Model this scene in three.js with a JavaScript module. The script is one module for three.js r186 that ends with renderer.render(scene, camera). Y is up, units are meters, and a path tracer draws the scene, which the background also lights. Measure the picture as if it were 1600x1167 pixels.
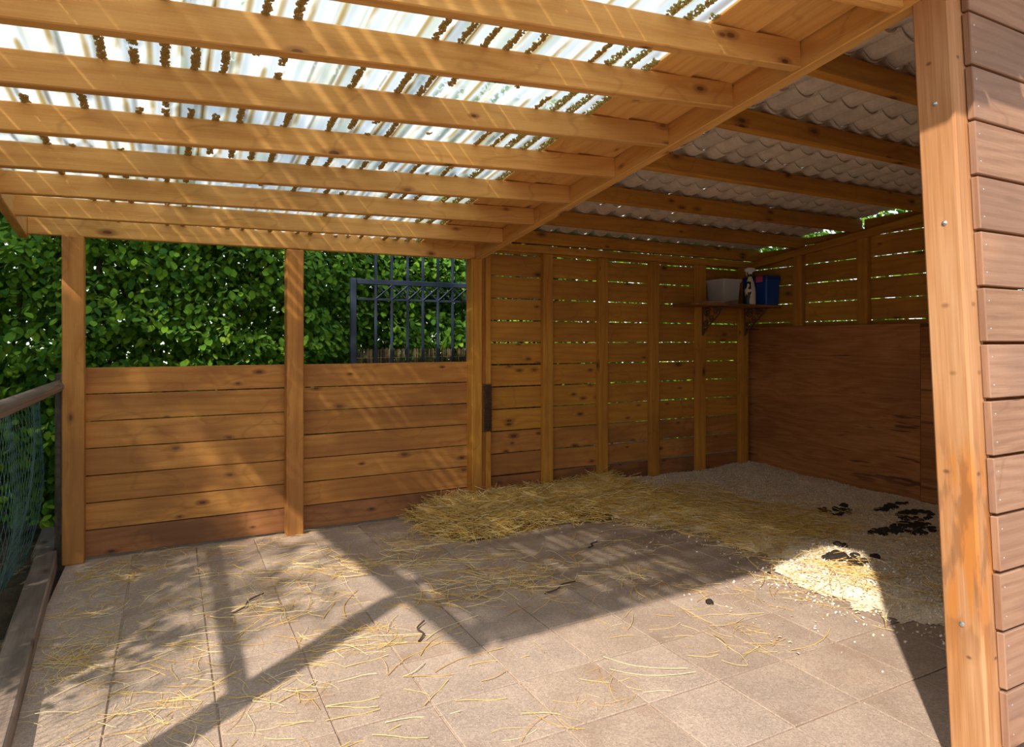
import * as THREE from 'three';
import { mergeGeometries } from 'three/addons/utils/BufferGeometryUtils.js';

// ---------------------------------------------------------------- camera, sky, sun, exposure
const scene = new THREE.Scene();
const YAW = 27.645 * Math.PI / 180, FOCAL = 1021.4;
const camera = new THREE.PerspectiveCamera(2 * Math.atan(583.5 / FOCAL) * 180 / Math.PI, 1600 / 1167, 0.05, 200);
camera.setViewOffset(1600, 1167, 0, 50.5, 1600, 1167);
camera.position.set(0, 1.4, 0);
camera.lookAt(Math.sin(YAW), 1.4, -Math.cos(YAW));
scene.add(camera);

const KX = 0.80, KZ = 0.64;                       // horizontal run of the sun's rays per metre of fall
const sunDir = new THREE.Vector3(-KX, 1, KZ).normalize();
// hazy summer sky: pale near the horizon, soft blue overhead, the same all round
const skyTexture = (() => {
  const w = 64, h = 256, d = new Float32Array(w * h * 4), low = [0.94, 0.95, 0.92], high = [0.48, 0.62, 0.82];
  for (let j = 0; j < h; j++) for (let i = 0; i < w; i++) { const e = Math.max(0, Math.sin(((j + 0.5) / h - 0.5) * Math.PI)), t = Math.pow(e, 0.55), k = 4 * (j * w + i); for (let c = 0; c < 3; c++) d[k + c] = low[c] + (high[c] - low[c]) * t; d[k + 3] = 1; }
  const t = new THREE.DataTexture(d, w, h, THREE.RGBAFormat, THREE.FloatType); t.mapping = THREE.EquirectangularReflectionMapping; t.magFilter = THREE.LinearFilter; t.needsUpdate = true;
  return t;
})();
scene.background = skyTexture; scene.environment = skyTexture;
scene.backgroundIntensity = scene.environmentIntensity = 1.5;
const sun = new THREE.DirectionalLight(new THREE.Color(1.0, 0.93, 0.83), 5.2);
sun.position.copy(sunDir).multiplyScalar(30);
sun.target.position.set(1.5, 0, -3.5);
sun.position.add(sun.target.position);
sun.name = 'sun';
sun.castShadow = true;
sun.shadow.radius = 1.9;
sun.shadow.mapSize.set(4096, 4096);
Object.assign(sun.shadow.camera, { left: -9, right: 9, top: 9, bottom: -9, near: 1, far: 60 });
scene.add(sun, sun.target);

const renderer = new THREE.WebGLRenderer({ antialias: true });
renderer.toneMapping = THREE.LinearToneMapping;
renderer.toneMappingExposure = 1.1;
renderer.shadowMap.enabled = true;

// ---------------------------------------------------------------- helpers
function rng(seed) { let a = seed >>> 0; return () => { a = (a + 0x6D2B79F5) | 0; let t = Math.imul(a ^ (a >>> 15), 1 | a); t = (t + Math.imul(t ^ (t >>> 7), 61 | t)) ^ t; return ((t ^ (t >>> 14)) >>> 0) / 4294967296; }; }
const R = rng(7), rr = (a, b, f = R) => a + (b - a) * f();
const clamp = (x, a = 0, b = 1) => Math.min(b, Math.max(a, x)), mix = (a, b, t) => a + (b - a) * t;
const smooth = (a, b, x) => { const t = clamp((x - a) / (b - a)); return t * t * (3 - 2 * t); };
function hash(x, y, s) { let n = Math.imul(x | 0, 374761393) + Math.imul(y | 0, 668265263) + Math.imul(s | 0, 1274126177); n = Math.imul(n ^ (n >>> 13), 1274126177); return ((n ^ (n >>> 16)) >>> 0) / 4294967296; }
function noise(x, y, s = 0) { const i = Math.floor(x), j = Math.floor(y), u = x - i, v = y - j, a = u * u * (3 - 2 * u), b = v * v * (3 - 2 * v); return mix(mix(hash(i, j, s), hash(i + 1, j, s), a), mix(hash(i, j + 1, s), hash(i + 1, j + 1, s), a), b); }
function fbm(x, y, s = 0, o = 4) { let t = 0, a = 0.5, n = 0; for (let k = 0; k < o; k++) { t += a * noise(x, y, s + k); n += a; a *= 0.5; x *= 2.03; y *= 2.03; } return t / n; }
// the same noise on a repeating grid of px by py cells
function tnoise(x, y, px, py, s) { const i = Math.floor(x), j = Math.floor(y), u = x - i, v = y - j, a = u * u * (3 - 2 * u), b = v * v * (3 - 2 * v), X = (k) => ((k % px) + px) % px, Y = (k) => ((k % py) + py) % py; return mix(mix(hash(X(i), Y(j), s), hash(X(i + 1), Y(j), s), a), mix(hash(X(i), Y(j + 1), s), hash(X(i + 1), Y(j + 1), s), a), b); }
function tfbm(u, v, px, py, s = 0, o = 4) { let t = 0, a = 0.5, n = 0; for (let k = 0; k < o; k++) { t += a * tnoise(u * px, v * py, px, py, s + k); n += a; a *= 0.5; px *= 2; py *= 2; } return t / n; }
const taken = {};
function numbered(n) { const k = taken[n] = (taken[n] ?? -1) + 1; return k ? n + '_' + String(k).padStart(3, '0') : n; }
function shade(o) { o.traverse((m) => { if (m.isMesh) { m.castShadow = true; m.receiveShadow = true; } }); return o; }
function tag(o, label, category, group, kind) { if (label) o.userData.label = label; if (category) o.userData.category = category; if (group) o.userData.group = group; if (kind) o.userData.kind = kind; return o; }
function thing(name, label, category, pos = [0, 0, 0], group, kind) { const g = new THREE.Group(); g.name = numbered(name); g.position.set(...pos); scene.add(g); return tag(g, label, category, group, kind); }
function part(name, geo, m, parent, pos, label) { const o = new THREE.Mesh(geo, m); o.name = name; if (pos) o.position.set(...pos); parent.add(o); o.castShadow = o.receiveShadow = true; if (label) o.userData.label = label; return o; }
function solo(name, geo, m, label, category, pos, group, kind) { const o = new THREE.Mesh(geo, m); o.name = numbered(name); if (pos) o.position.set(...pos); o.castShadow = o.receiveShadow = true; scene.add(o); return tag(o, label, category, group, kind); }
const ORD = ['first', 'second', 'third', 'fourth', 'fifth', 'sixth', 'seventh', 'eighth', 'ninth', 'tenth'];

// A chamfered box; uv in metres along the grain axis and across it.
function cbox(lx, ly, lz, axis = 'x', c = 0.003, f = R) {
  const h = [lx / 2, ly / 2, lz / 2], P = [], U = [], a = { x: 0, y: 1, z: 2 }[axis], ou = f() * 9, ov = f() * 9;
  c = Math.min(c, lx / 4, ly / 4, lz / 4);
  const v = (s, k) => [0, 1, 2].map((i) => s[i] * (i === k ? h[i] : h[i] - c));
  const emit = (pts, n) => {
    const e1 = new THREE.Vector3().subVectors(new THREE.Vector3(...pts[1]), new THREE.Vector3(...pts[0])), e2 = new THREE.Vector3().subVectors(new THREE.Vector3(...pts[2]), new THREE.Vector3(...pts[0]));
    if (e1.cross(e2).dot(n) < 0) pts.reverse();
    const an = [Math.abs(n.x), Math.abs(n.y), Math.abs(n.z)], k = an.indexOf(Math.max(...an)), w = a === k ? [(k + 1) % 3, (k + 2) % 3] : [a, 3 - a - k];
    for (let i = 1; i + 1 < pts.length; i++) for (const p of [pts[0], pts[i], pts[i + 1]]) { P.push(...p); U.push(p[w[0]] + ou, p[w[1]] + ov + k * 0.37); }
  };
  for (let k = 0; k < 3; k++) for (const s of [-1, 1]) {
    const i = (k + 1) % 3, j = (k + 2) % 3, q = [[-1, -1], [1, -1], [1, 1], [-1, 1]].map(([p, r]) => { const t = []; t[k] = s; t[i] = p; t[j] = r; return v(t, k); });
    emit(q, new THREE.Vector3(...[0, 1, 2].map((m) => (m === k ? s : 0))));
  }
  for (let k = 0; k < 3; k++) for (const s of [-1, 1]) for (const t of [-1, 1]) {
    const i = (k + 1) % 3, j = (k + 2) % 3, S = (e) => { const o = []; o[k] = e; o[i] = s; o[j] = t; return o; };
    emit([v(S(-1), i), v(S(1), i), v(S(1), j), v(S(-1), j)], new THREE.Vector3(...[0, 1, 2].map((m) => (m === i ? s : m === j ? t : 0))));
  }
  for (const s of [-1, 1]) for (const t of [-1, 1]) for (const r of [-1, 1]) emit([v([s, t, r], 0), v([s, t, r], 1), v([s, t, r], 2)], new THREE.Vector3(s, t, r));
  const g = new THREE.BufferGeometry();
  g.setAttribute('position', new THREE.Float32BufferAttribute(P, 3));
  g.setAttribute('uv', new THREE.Float32BufferAttribute(U, 2));
  g.computeVertexNormals();
  return g;
}
function tube(points, r, sides = 6, seg = 0, closed = false) { const c = new THREE.CatmullRomCurve3(points.map((p) => new THREE.Vector3(...p)), closed); return new THREE.TubeGeometry(c, seg || points.length * 3, r, sides, closed); }
function moved(g, x = 0, y = 0, z = 0, rx = 0, ry = 0, rz = 0) { g.applyMatrix4(new THREE.Matrix4().compose(new THREE.Vector3(x, y, z), new THREE.Quaternion().setFromEuler(new THREE.Euler(rx, ry, rz)), new THREE.Vector3(1, 1, 1))); return g; }
function plain(g) { const o = g.index ? g.toNonIndexed() : g; return o; }
// a beam between two points of its centre line, long axis x, kept upright
function beamBetween(a, b, h, w, c = 0.004) {
  const d = new THREE.Vector3().subVectors(b, a), g = cbox(d.length(), h, w, 'x', c);
  const X = d.clone().normalize(), Z = new THREE.Vector3().crossVectors(X, new THREE.Vector3(0, 1, 0)).normalize(), Y = new THREE.Vector3().crossVectors(Z, X);
  return { g, place(o) { o.position.copy(a).add(b).multiplyScalar(0.5); o.quaternion.setFromRotationMatrix(new THREE.Matrix4().makeBasis(X, Y, Z)); return o; } };
}

// ---------------------------------------------------------------- procedural textures
function texture(w, h, fn, srgb = true) {
  const d = new Uint8Array(w * h * 4);
  for (let j = 0; j < h; j++) for (let i = 0; i < w; i++) { const c = fn(i, j), k = 4 * (j * w + i); d[k] = clamp(c[0]) * 255; d[k + 1] = clamp(c[1]) * 255; d[k + 2] = clamp(c[2]) * 255; d[k + 3] = 255; }
  const t = new THREE.DataTexture(d, w, h);
  t.wrapS = t.wrapT = THREE.MirroredRepeatWrapping; t.magFilter = THREE.LinearFilter; t.minFilter = THREE.LinearMipmapLinearFilter; t.generateMipmaps = true;
  if (srgb) t.colorSpace = THREE.SRGBColorSpace;
  t.needsUpdate = true;
  return t;
}
// planks: 3 m of grain along u, 0.8 m across; knots bend the grain lines. dirt: share of blotchy stain
function woodMaterial(seed, pale, dark, knot, { dirt = 0, stain = [0.2, 0.1, 0.05], rough = 0.75, lines = 46, knots = 15, tint = 1 } = {}) {
  const W = 1024, H = 384, f = rng(seed), K = [];
  for (let k = 0; k < knots; k++) K.push([f() * W, f() * H, rr(3, 7.5, f), rr(0.55, 1, f)]);
  const bump = new Float32Array(W * H);
  const map = texture(W, H, (i, j) => {
    const x = i / W, y = j / H; let w = 0, kd = 0;
    for (const [kx, ky, kr, ks] of K) {
      let dx = Math.abs(i - kx), dy = Math.abs(j - ky); dx = Math.min(dx, W - dx); dy = Math.min(dy, H - dy);
      const q = Math.hypot(dx * 0.62, dy) / kr;
      if (q < 6) { w += ks * 0.9 * Math.exp(-q * q / 5); kd = Math.max(kd, ks * smooth(1.15, 0.55, q), 0.45 * ks * smooth(2.3, 1, q)); }
    }
    const slow = tfbm(x, y, 4, 5, seed, 3), a = Math.sin(y * Math.round(lines * 0.28) * 2 * Math.PI + slow * 15 + w * 6.6) * 0.5 + 0.5;
    const fine = tfbm(x, y, 27, 192, seed + 20, 2), blot = tfbm(x, y, 7, 3, seed + 40, 4), speck = noise(i * 0.47, j * 0.33, seed + 3);
    const t = clamp(0.15 + 0.42 * a * a + 0.55 * (fine - 0.5) + 0.55 * (blot - 0.5) + 0.12 * (speck - 0.5));
    let c = [0, 1, 2].map((k) => mix(pale[k], dark[k], t));
    const ring = smooth(0.03, 0, Math.abs(tfbm(x, y, 8, 4, seed + 60, 3) - 0.6)) * 0.2;
    c = c.map((q, k) => mix(q, dark[k] * 0.72, ring));
    if (dirt) { const d = dirt * smooth(0.42, 0.68, tfbm(x, y, 7, 4, seed + 80, 5)); c = c.map((q, k) => mix(q, stain[k], d)); }
    c = c.map((q, k) => mix(q, knot[k], kd) * tint);
    bump[j * W + i] = 0.5 + 0.3 * (fine - 0.5) - 0.2 * a - 0.2 * kd;
    return c;
  });
  const bm = texture(W, H, (i, j) => { const b = bump[j * W + i]; return [b, b, b]; }, false);
  for (const t of [map, bm]) { t.repeat.set(1 / 3, 1 / 0.8); t.wrapS = t.wrapT = THREE.RepeatWrapping; }
  return new THREE.MeshStandardMaterial({ map, bumpMap: bm, bumpScale: 0.0015, roughness: rough });
}
const tinted = (m, r, g, b) => { const o = m.clone(); o.color.setRGB(r, g, b); return o; };
const W = {
  roof: woodMaterial(11, [0.875, 0.665, 0.37], [0.785, 0.545, 0.26], [0.36, 0.20, 0.09], { lines: 34 }),
  wall: woodMaterial(23, [0.82, 0.585, 0.215], [0.71, 0.46, 0.14], [0.34, 0.19, 0.08], { dirt: 0.25, stain: [0.55, 0.33, 0.16] }),
  low: woodMaterial(37, [0.785, 0.55, 0.27], [0.67, 0.43, 0.175], [0.32, 0.18, 0.09], { dirt: 0.4, stain: [0.53, 0.33, 0.17] }),
  base: woodMaterial(41, [0.66, 0.44, 0.25], [0.55, 0.34, 0.18], [0.30, 0.17, 0.10], { dirt: 0.6, stain: [0.40, 0.25, 0.16] }),
  front: woodMaterial(53, [0.68, 0.52, 0.41], [0.56, 0.40, 0.30], [0.36, 0.24, 0.18], { lines: 70, dirt: 0.35, stain: [0.52, 0.40, 0.34], knots: 14 }),
  curb: woodMaterial(61, [0.58, 0.50, 0.44], [0.44, 0.36, 0.31], [0.25, 0.18, 0.14], { dirt: 0.5, stain: [0.33, 0.28, 0.24] }),
};
const M = (c, rough = 0.8, extra = {}) => new THREE.MeshStandardMaterial({ color: new THREE.Color(...c), roughness: rough, ...extra });
const variants = (m) => [m, tinted(m, 0.93, 0.92, 0.9), tinted(m, 0.86, 0.84, 0.8), tinted(m, 1, 0.97, 0.92)];
const V = Object.fromEntries(Object.entries(W).map(([k, m]) => [k, variants(m)]));
const pick = (a) => a[Math.floor(R() * a.length)];
const metal = M([0.62, 0.62, 0.62], 0.35, { metalness: 0.9 });
const ironMat = M([0.03, 0.045, 0.075], 0.5);

// ---------------------------------------------------------------- ground and paving
const slabTex = (() => {
  const S = 1024, bumps = new Float32Array(S * S);
  const map = texture(S, S, (i, j) => {
    const x = i / S * 1.2, y = j / S * 1.2, n = fbm(x * 5, y * 5, 3, 5), g = noise(x * 330, y * 330, 5), g2 = noise(x * 140, y * 140, 9), st = smooth(0.5, 0.72, fbm(x * 3.1, y * 2.3, 17, 5));
    let v = 0.69 + 0.16 * (n - 0.5) + 0.14 * (g - 0.5) + 0.08 * (g2 - 0.5);
    bumps[j * S + i] = 0.5 + 0.5 * (g - 0.5) + 0.3 * (g2 - 0.5);
    let c = [v, v * 0.875, v * 0.775];
    c = c.map((q, k) => mix(q, [0.56, 0.44, 0.36][k], st * 0.35));
    if (hash(i >> 1, j >> 1, 4) > 0.9965) c = [0.88, 0.84, 0.76];
    if (hash(i >> 1, j >> 1, 6) > 0.997) c = [0.36, 0.29, 0.24];
    return c;
  });
  const b = texture(S, S, (i, j) => { const q = bumps[j * S + i]; return [q, q, q]; }, false);
  for (const t of [map, b]) t.repeat.set(1 / 1.2, 1 / 1.2);
  return { map, b };
})();
const slabMat = new THREE.MeshStandardMaterial({ map: slabTex.map, bumpMap: slabTex.b, bumpScale: 0.002, roughness: 0.9 });
const slabMats = [slabMat, tinted(slabMat, 0.95, 0.94, 0.93), tinted(slabMat, 0.97, 0.95, 0.92), tinted(slabMat, 0.9, 0.88, 0.86)];
const earthTex = texture(512, 512, (i, j) => { const x = i / 64, y = j / 64, n = fbm(x, y, 31, 5), g = hash(i >> 1, j >> 1, 8); return [0.30 + 0.3 * (n - 0.5) + 0.16 * (g - 0.5), 0.24 + 0.26 * (n - 0.5) + 0.14 * (g - 0.5), 0.17 + 0.2 * (n - 0.5) + 0.1 * (g - 0.5)]; });
const earthMat = new THREE.MeshStandardMaterial({ map: earthTex, roughness: 1 });
{
  const g = new THREE.BoxGeometry(60, 0.2, 60, 1, 1, 1); const uv = g.attributes.uv; for (let i = 0; i < uv.count; i++) uv.setXY(i, uv.getX(i) * 60, uv.getY(i) * 60);
  solo('ground', g, earthMat, 'dark bare earth around the paved shelter', 'ground', [0, -0.16, 0], null, 'structure');
  const bed = cbox(6.35, 0.07, 12.4, 'x', 0.002);
  const floor = solo('floor', bed, tinted(slabMat, 1.12, 1.1, 1.06), 'pinkish concrete paving slabs strewn with straw', 'floor', [2.675, -0.043, 0.9], null, 'structure');
  const P = 0.37, geos = [0, 1, 2, 3, 4, 5].map(() => cbox(P - 0.007, 0.04, P - 0.007, 'x', 0.003));
  for (let i = -4; i < 13; i++) for (let j = -6; j < 11; j++) {
    const x = 0.9 + P * (i + 0.5), z = -2.735 + P * (j + 0.5);
    if (x < -0.46 || x > 5.6 || z < -5.0) continue;
    const s = part('paving_slab', geos[(i * 5 + j * 3 + 60) % 6], pick(slabMats), floor, [x - 2.675, 0.043 - 0.02 + rr(-0.0012, 0.0012), z - 0.9]);
    s.rotation.set(rr(-0.002, 0.002), 0, rr(-0.002, 0.002));
  }
}

// ---------------------------------------------------------------- heights of the roof
const yR = (z) => 2.079 + 0.132 * (z + 4.94), yL = (z) => 2.062 + 0.0565 * (z + 4.94);   // undersides of the purlins at the beam and at the left verge
const yS = (z) => 2.243 + 0.121 * (z + 4.95);                                               // undersides of the shed purlins, which lie on the beam
const XB = 2.24, XL = -0.76, PH = 0.11;
const xl = (z) => XL + 0.17 * smooth(-4.2, -1.2, z);
const under = (x, z) => mix(yL(z), yR(z), (x - XL) / (XB - XL));
const purlinZ = [-4.939, -4.423, -3.942, -3.484, -3.016, -2.565, -2.136, -1.781, -1.37];

// ---------------------------------------------------------------- canopy purlins, beam, left verge board
purlinZ.forEach((z, k) => {
  const wide = k === 0 ? 0.06 : 0.05, zc = z - wide / 2, hh = k === 0 ? 0.13 : PH;
  const b = beamBetween(new THREE.Vector3(xl(z) - 0.016, under(xl(z) - 0.016, z) + hh / 2, zc), new THREE.Vector3(XB, yR(z) + hh / 2, zc), hh, wide);
  const where = k === 0 ? 'lowest canopy timber resting on the posts of the low wall' : k === 8 ? 'front canopy purlin above the front post' : `${ORD[k]} canopy purlin counted forward from the low wall`;
  b.place(solo('purlin', b.g, pick(V.roof), where, 'roof beam', null, 'purlins under the corrugated canopy'));
});
{
  const b = beamBetween(new THREE.Vector3(XB + 0.03, yR(-5.02) + 0.072, -5.02), new THREE.Vector3(XB + 0.03, yR(-1.0) + 0.066, -1.0), 0.15, 0.06);
  const o = b.place(solo('sloping_beam', b.g, V.roof[0], 'long sloping beam from middle back post to front post', 'roof beam'));
  const c = beamBetween(new THREE.Vector3(XL - 0.045, yL(-5.02) + 0.062, -5.02), new THREE.Vector3(XL + 0.145, under(XL + 0.145, -1.2) + 0.062, -1.2), 0.155, 0.05);
  c.place(solo('verge_board', c.g, V.roof[1], 'sloping edge timber at the far left end of the canopy', 'roof beam'));
}
// ---------------------------------------------------------------- shed purlins (right of the beam)
[-4.93, -4.37, -3.77, -3.15, -2.52, -1.95, -1.38].forEach((z, k) => {
  const y = yS(z), zc = z - 0.03, b = beamBetween(new THREE.Vector3(XB - 0.01, y + 0.055, zc), new THREE.Vector3(5.56, y + 0.055, zc), PH, 0.06);
  const where = k === 0 ? 'timber along the top of the shed back wall' : k === 6 ? 'front shed purlin beside the front post top' : `${ORD[k]} shed purlin under the tiles counted forward from the back wall`;
  b.place(solo('purlin', b.g, pick(V.wall), where, 'roof beam', null, 'purlins under the tiled shed roof'));
});
// ---------------------------------------------------------------- roof deck boards beside the beam
{
  const g = thing('deck_boarding', 'strip of sloping roof boards between corrugated sheet and beam', 'roof boards', [0, 0, 0]);
  for (const [x0, x1] of [[1.775, 1.985], [1.991, 2.234]]) {
    const xm = (x0 + x1) / 2, top = (z) => (x1 < 2.3 ? under(xm, z) : yR(z)) + PH + 0.014;
    const d = new THREE.Vector3(xm, top(-5.1), -5.1), e = new THREE.Vector3(xm, top(-0.85), -0.85);
    const b = beamBetween(d, e, 0.02, x1 - x0, 0.002);
    b.place(part('board', b.g, pick(V.roof), g));
  }
}
{
  const felt = M([0.05, 0.05, 0.052], 0.95), e = (z) => under(2.005, z) + PH + 0.027;
  const b = beamBetween(new THREE.Vector3(2.005, e(-5.1), -5.1), new THREE.Vector3(2.005, e(-0.86), -0.86), 0.003, 0.44, 0.001);
  b.place(solo('roofing_felt', b.g, felt, 'dark roofing felt lying on top of the deck boards', 'roofing'));
  const m = (z) => (yR(z) + PH + 0.045 + yS(z) + PH + 0.02) / 2, c = beamBetween(new THREE.Vector3(2.19, m(-5.1), -5.1), new THREE.Vector3(2.19, m(-0.86), -0.86), 0.14, 0.02);
  c.place(solo('barge_board', c.g, V.roof[2], 'upright board closing the step between canopy and tiled roof', 'roof board'));
}
// ---------------------------------------------------------------- tiled roof of the shed
{
  const roof = tag(new THREE.Group(), 'grey tiled shed roof seen from below', 'roof', null, 'structure'); roof.name = 'ceiling'; scene.add(roof);
  const TW = 0.183, TL = 0.186, N = 10;
  // one tile: broad trough hanging down, narrow raised roll on its right; thick, with a lip hanging at its lower end
  const prof = [[0, 0.012], [0.016, 0.012], [0.0175, 0.002], [0.035, -0.018], [0.06, -0.032], [0.088, -0.037], [0.116, -0.032], [0.142, -0.018], [0.162, 0.002], [0.178, 0.018], [0.196, 0.022]];
  const P = [], I = [], T = 0.009, L = TL * 1.22;
  const idx = (e, s, i) => (e * 2 + s) * (N + 1) + i;
  for (const e of [0, 1]) for (const s of [0, 1]) for (const [x, y] of prof) P.push(x, y + (s ? T : 0) + (e ? 0.012 : -0.004), e ? -L : 0);
  for (let i = 0; i < N; i++) {
    I.push(idx(0, 0, i), idx(1, 0, i), idx(0, 0, i + 1), idx(0, 0, i + 1), idx(1, 0, i), idx(1, 0, i + 1));
    I.push(idx(0, 1, i), idx(0, 1, i + 1), idx(1, 1, i), idx(0, 1, i + 1), idx(1, 1, i + 1), idx(1, 1, i));
    I.push(idx(0, 0, i), idx(0, 0, i + 1), idx(0, 1, i), idx(0, 1, i), idx(0, 0, i + 1), idx(0, 1, i + 1));
    I.push(idx(1, 0, i), idx(1, 1, i), idx(1, 0, i + 1), idx(1, 1, i), idx(1, 1, i + 1), idx(1, 0, i + 1));
  }
  const base = new THREE.BufferGeometry(); base.setAttribute('position', new THREE.Float32BufferAttribute(P, 3)); base.setIndex(I);
  const tile = base.toNonIndexed(); tile.computeVertexNormals();
  tile.setAttribute('uv', new THREE.Float32BufferAttribute(new Float32Array(tile.attributes.position.count * 2).map((_, i) => (i % 2 ? tile.attributes.position.getZ(i >> 1) : tile.attributes.position.getX(i >> 1)) * 2), 2));
  const tt = texture(256, 256, (i, j) => { const n = fbm(i / 30, j / 30, 5, 4), s = noise(i / 3, j / 3, 6), v = 0.85 + 0.14 * (n - 0.5) + 0.06 * (s - 0.5); return [v, v * 0.94, v * 0.87]; });
  const tm = new THREE.MeshStandardMaterial({ map: tt, roughness: 0.8 });
  const tms = [tm, tinted(tm, 0.9, 0.9, 0.9), tinted(tm, 1.05, 1.02, 1.0)];
  const pitch = Math.atan(0.121), rest = [], all = [];
  for (let r = 0; r < 24; r++) for (let c = 0; c < 20; c++) {
    const x = 1.947 + c * TW, z = -5.30 + r * TL + TL, y = yS(z) + PH + 0.045;
    const p = [x, y + rr(-0.003, 0.003), z + rr(-0.004, 0.004)], shown = c >= 2 && z < -1.7 && z > -4.85;
    all.push([p, shown]);
  }
  let n = 0;
  for (const [p, shown] of all.reverse()) {
    if (shown && n < 298) { n++; const o = part('roof_tile', tile, pick(tms), roof, p); o.rotation.set(-pitch, rr(-0.012, 0.012), rr(-0.01, 0.01)); } else rest.push(moved(tile.clone(), ...p, -pitch, 0, 0));
  }
  const s = part('roof_tiles_beyond', mergeGeometries(rest), tm, roof); s.userData.kind = 'stuff';
}
// ---------------------------------------------------------------- corrugated translucent sheets of the canopy
const PIT = 0.0925, ZF = -1.15, ZBK = -5.15;
const sheetY = (x, z) => under(x, z) + PH + 0.0135 + 0.012 * Math.cos((x - 1.79) / PIT * 2 * Math.PI);
{
  const S = 1024, H = 512;
  const valley = (u) => Math.abs(((u % 1) + 1) % 1 - 0.5) * 2;           // 1 on the low line of each wave, 0 on its crest
  const streak = (i, j, s) => fbm(i / 9, j / 70, s, 3);
  const map = texture(S, H, (i, j) => {
    const u = i / S * 10, v = 1 - valley(u), d = smooth(0.62, 0.98, 1 - v) * smooth(0.34, 0.62, fbm(u * 0.9, j / 34, 71, 4)), st = streak(i, j, 12), al = smooth(0.45, 0.75, fbm(i / 60, j / 50, 90, 4));
    let c = [0.885, 0.91, 0.92].map((q) => q + 0.08 * (st - 0.5));
    c = c.map((q, k) => mix(q, [0.78, 0.80, 0.66][k], 0.5 * al));
    c = c.map((q, k) => mix(q, [0.52, 0.41, 0.20][k], 0.8 * d));
    return c;
  });
  const rough = texture(S, H, (i, j) => {
    const u = i / S * 10, f = ((u % 1) + 1) % 1, k = Math.floor(u), clean = smooth(0.2, 0.0, Math.abs(f - 0.30 - 0.12 * (hash(k, 1, 4) - 0.5))) * smooth(0.30, 0.5, fbm(u * 0.8, j / 26, 55, 3)) * (0.6 + 0.4 * hash(k, 2, 9));
    const q = mix(0.975, 0.48, clamp(clean)); return [q, q, q];
  }, false);
  const m = new THREE.MeshPhysicalMaterial({ map, roughnessMap: rough, roughness: 1, transmission: 0.93, thickness: 0, ior: 1.45, side: THREE.DoubleSide, color: new THREE.Color(1, 0.99, 0.97) });
  const names = ['corrugated sheet over the left end of the canopy', 'middle corrugated sheet of the translucent canopy', 'mossy corrugated sheet beside the roof boards'];
  const moss = [new THREE.IcosahedronGeometry(0.0072, 1), M([0.33, 0.21, 0.055], 1), M([0.40, 0.38, 0.12], 1)];
  { const p = moss[0].attributes.position; const f = rng(5), seen = {}; for (let i = 0; i < p.count; i++) { const k = p.getX(i).toFixed(4) + p.getY(i).toFixed(4) + p.getZ(i).toFixed(4), s = seen[k] ??= rr(0.6, 1.4, f); p.setXYZ(i, p.getX(i) * s, p.getY(i) * s, p.getZ(i) * s); } moss[0].computeVertexNormals(); }
  for (let k = 0; k < 3; k++) {
    const x1 = 1.79 - (2 - k) * 9 * PIT, x0 = x1 - 10 * PIT + (k ? 0 : 0.06), nx = 100, nz = 22, P = [], U = [], I = [], lift = k * 0.0022;
    for (let j = 0; j <= nz; j++) for (let i = 0; i <= nx; i++) {
      const z = mix(ZF, ZBK, j / nz), x = mix(k ? x0 : x0 + xl(z) - XL, x1, i / nx);
      P.push(x, sheetY(x, z) + lift, z); U.push((x - 1.79 + 30 * PIT) / PIT / 10, j / nz);
    }
    for (let j = 0; j < nz; j++) for (let i = 0; i < nx; i++) { const a = j * (nx + 1) + i, b = a + nx + 1; I.push(a, a + 1, b, b, a + 1, b + 1); }
    const g = new THREE.BufferGeometry(); g.setAttribute('position', new THREE.Float32BufferAttribute(P, 3)); g.setAttribute('uv', new THREE.Float32BufferAttribute(U, 2)); g.setIndex(I); g.computeVertexNormals();
    const t = thing('corrugated_sheet', names[k], 'roof sheet', [0, 0, 0], 'corrugated canopy sheets');
    part('sheet', g, m, t);
    const spots = [], f = rng(90 + k);
    for (let w = 0; w < 10; w++) {
      const xv = x1 - (w + 0.5) * PIT; if (xv < x0 + (k ? 0 : 0.2)) continue;
      for (let z = ZBK; z < ZF; z += 0.004) {
        const d = fbm((w + k * 10) * 3.7, z * 3.9, 71, 4), edge = k === 2 && w < 3;
        if (d > (edge ? 0.36 : 0.505)) for (let q = 0; q < (edge ? 3 : 2); q++) spots.push([xv + rr(-0.011, 0.011, f) * (edge ? 1.7 : 1), z + rr(-0.004, 0.004, f), rr(0.35, 1.0, f), edge && f() < 0.6 ? 1 : 0]);
      }
    }
    for (const kind of [0, 1]) {
      const s = spots.filter((q) => q[3] === kind); if (!s.length) continue;
      const im = new THREE.InstancedMesh(moss[0], moss[1 + kind], s.length), mt = new THREE.Matrix4();
      s.forEach(([x, z, sc], i) => im.setMatrixAt(i, mt.compose(new THREE.Vector3(x, sheetY(x, z) - 0.002, z), new THREE.Quaternion().setFromEuler(new THREE.Euler(i, i * 2, 0)), new THREE.Vector3(sc, sc * 0.6, sc))));
      im.name = 'moss'; im.userData.kind = 'stuff'; im.userData.label = kind ? 'yellow green moss' : 'brown moss and dirt'; im.castShadow = im.receiveShadow = true; t.add(im);
    }
  }
}
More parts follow.
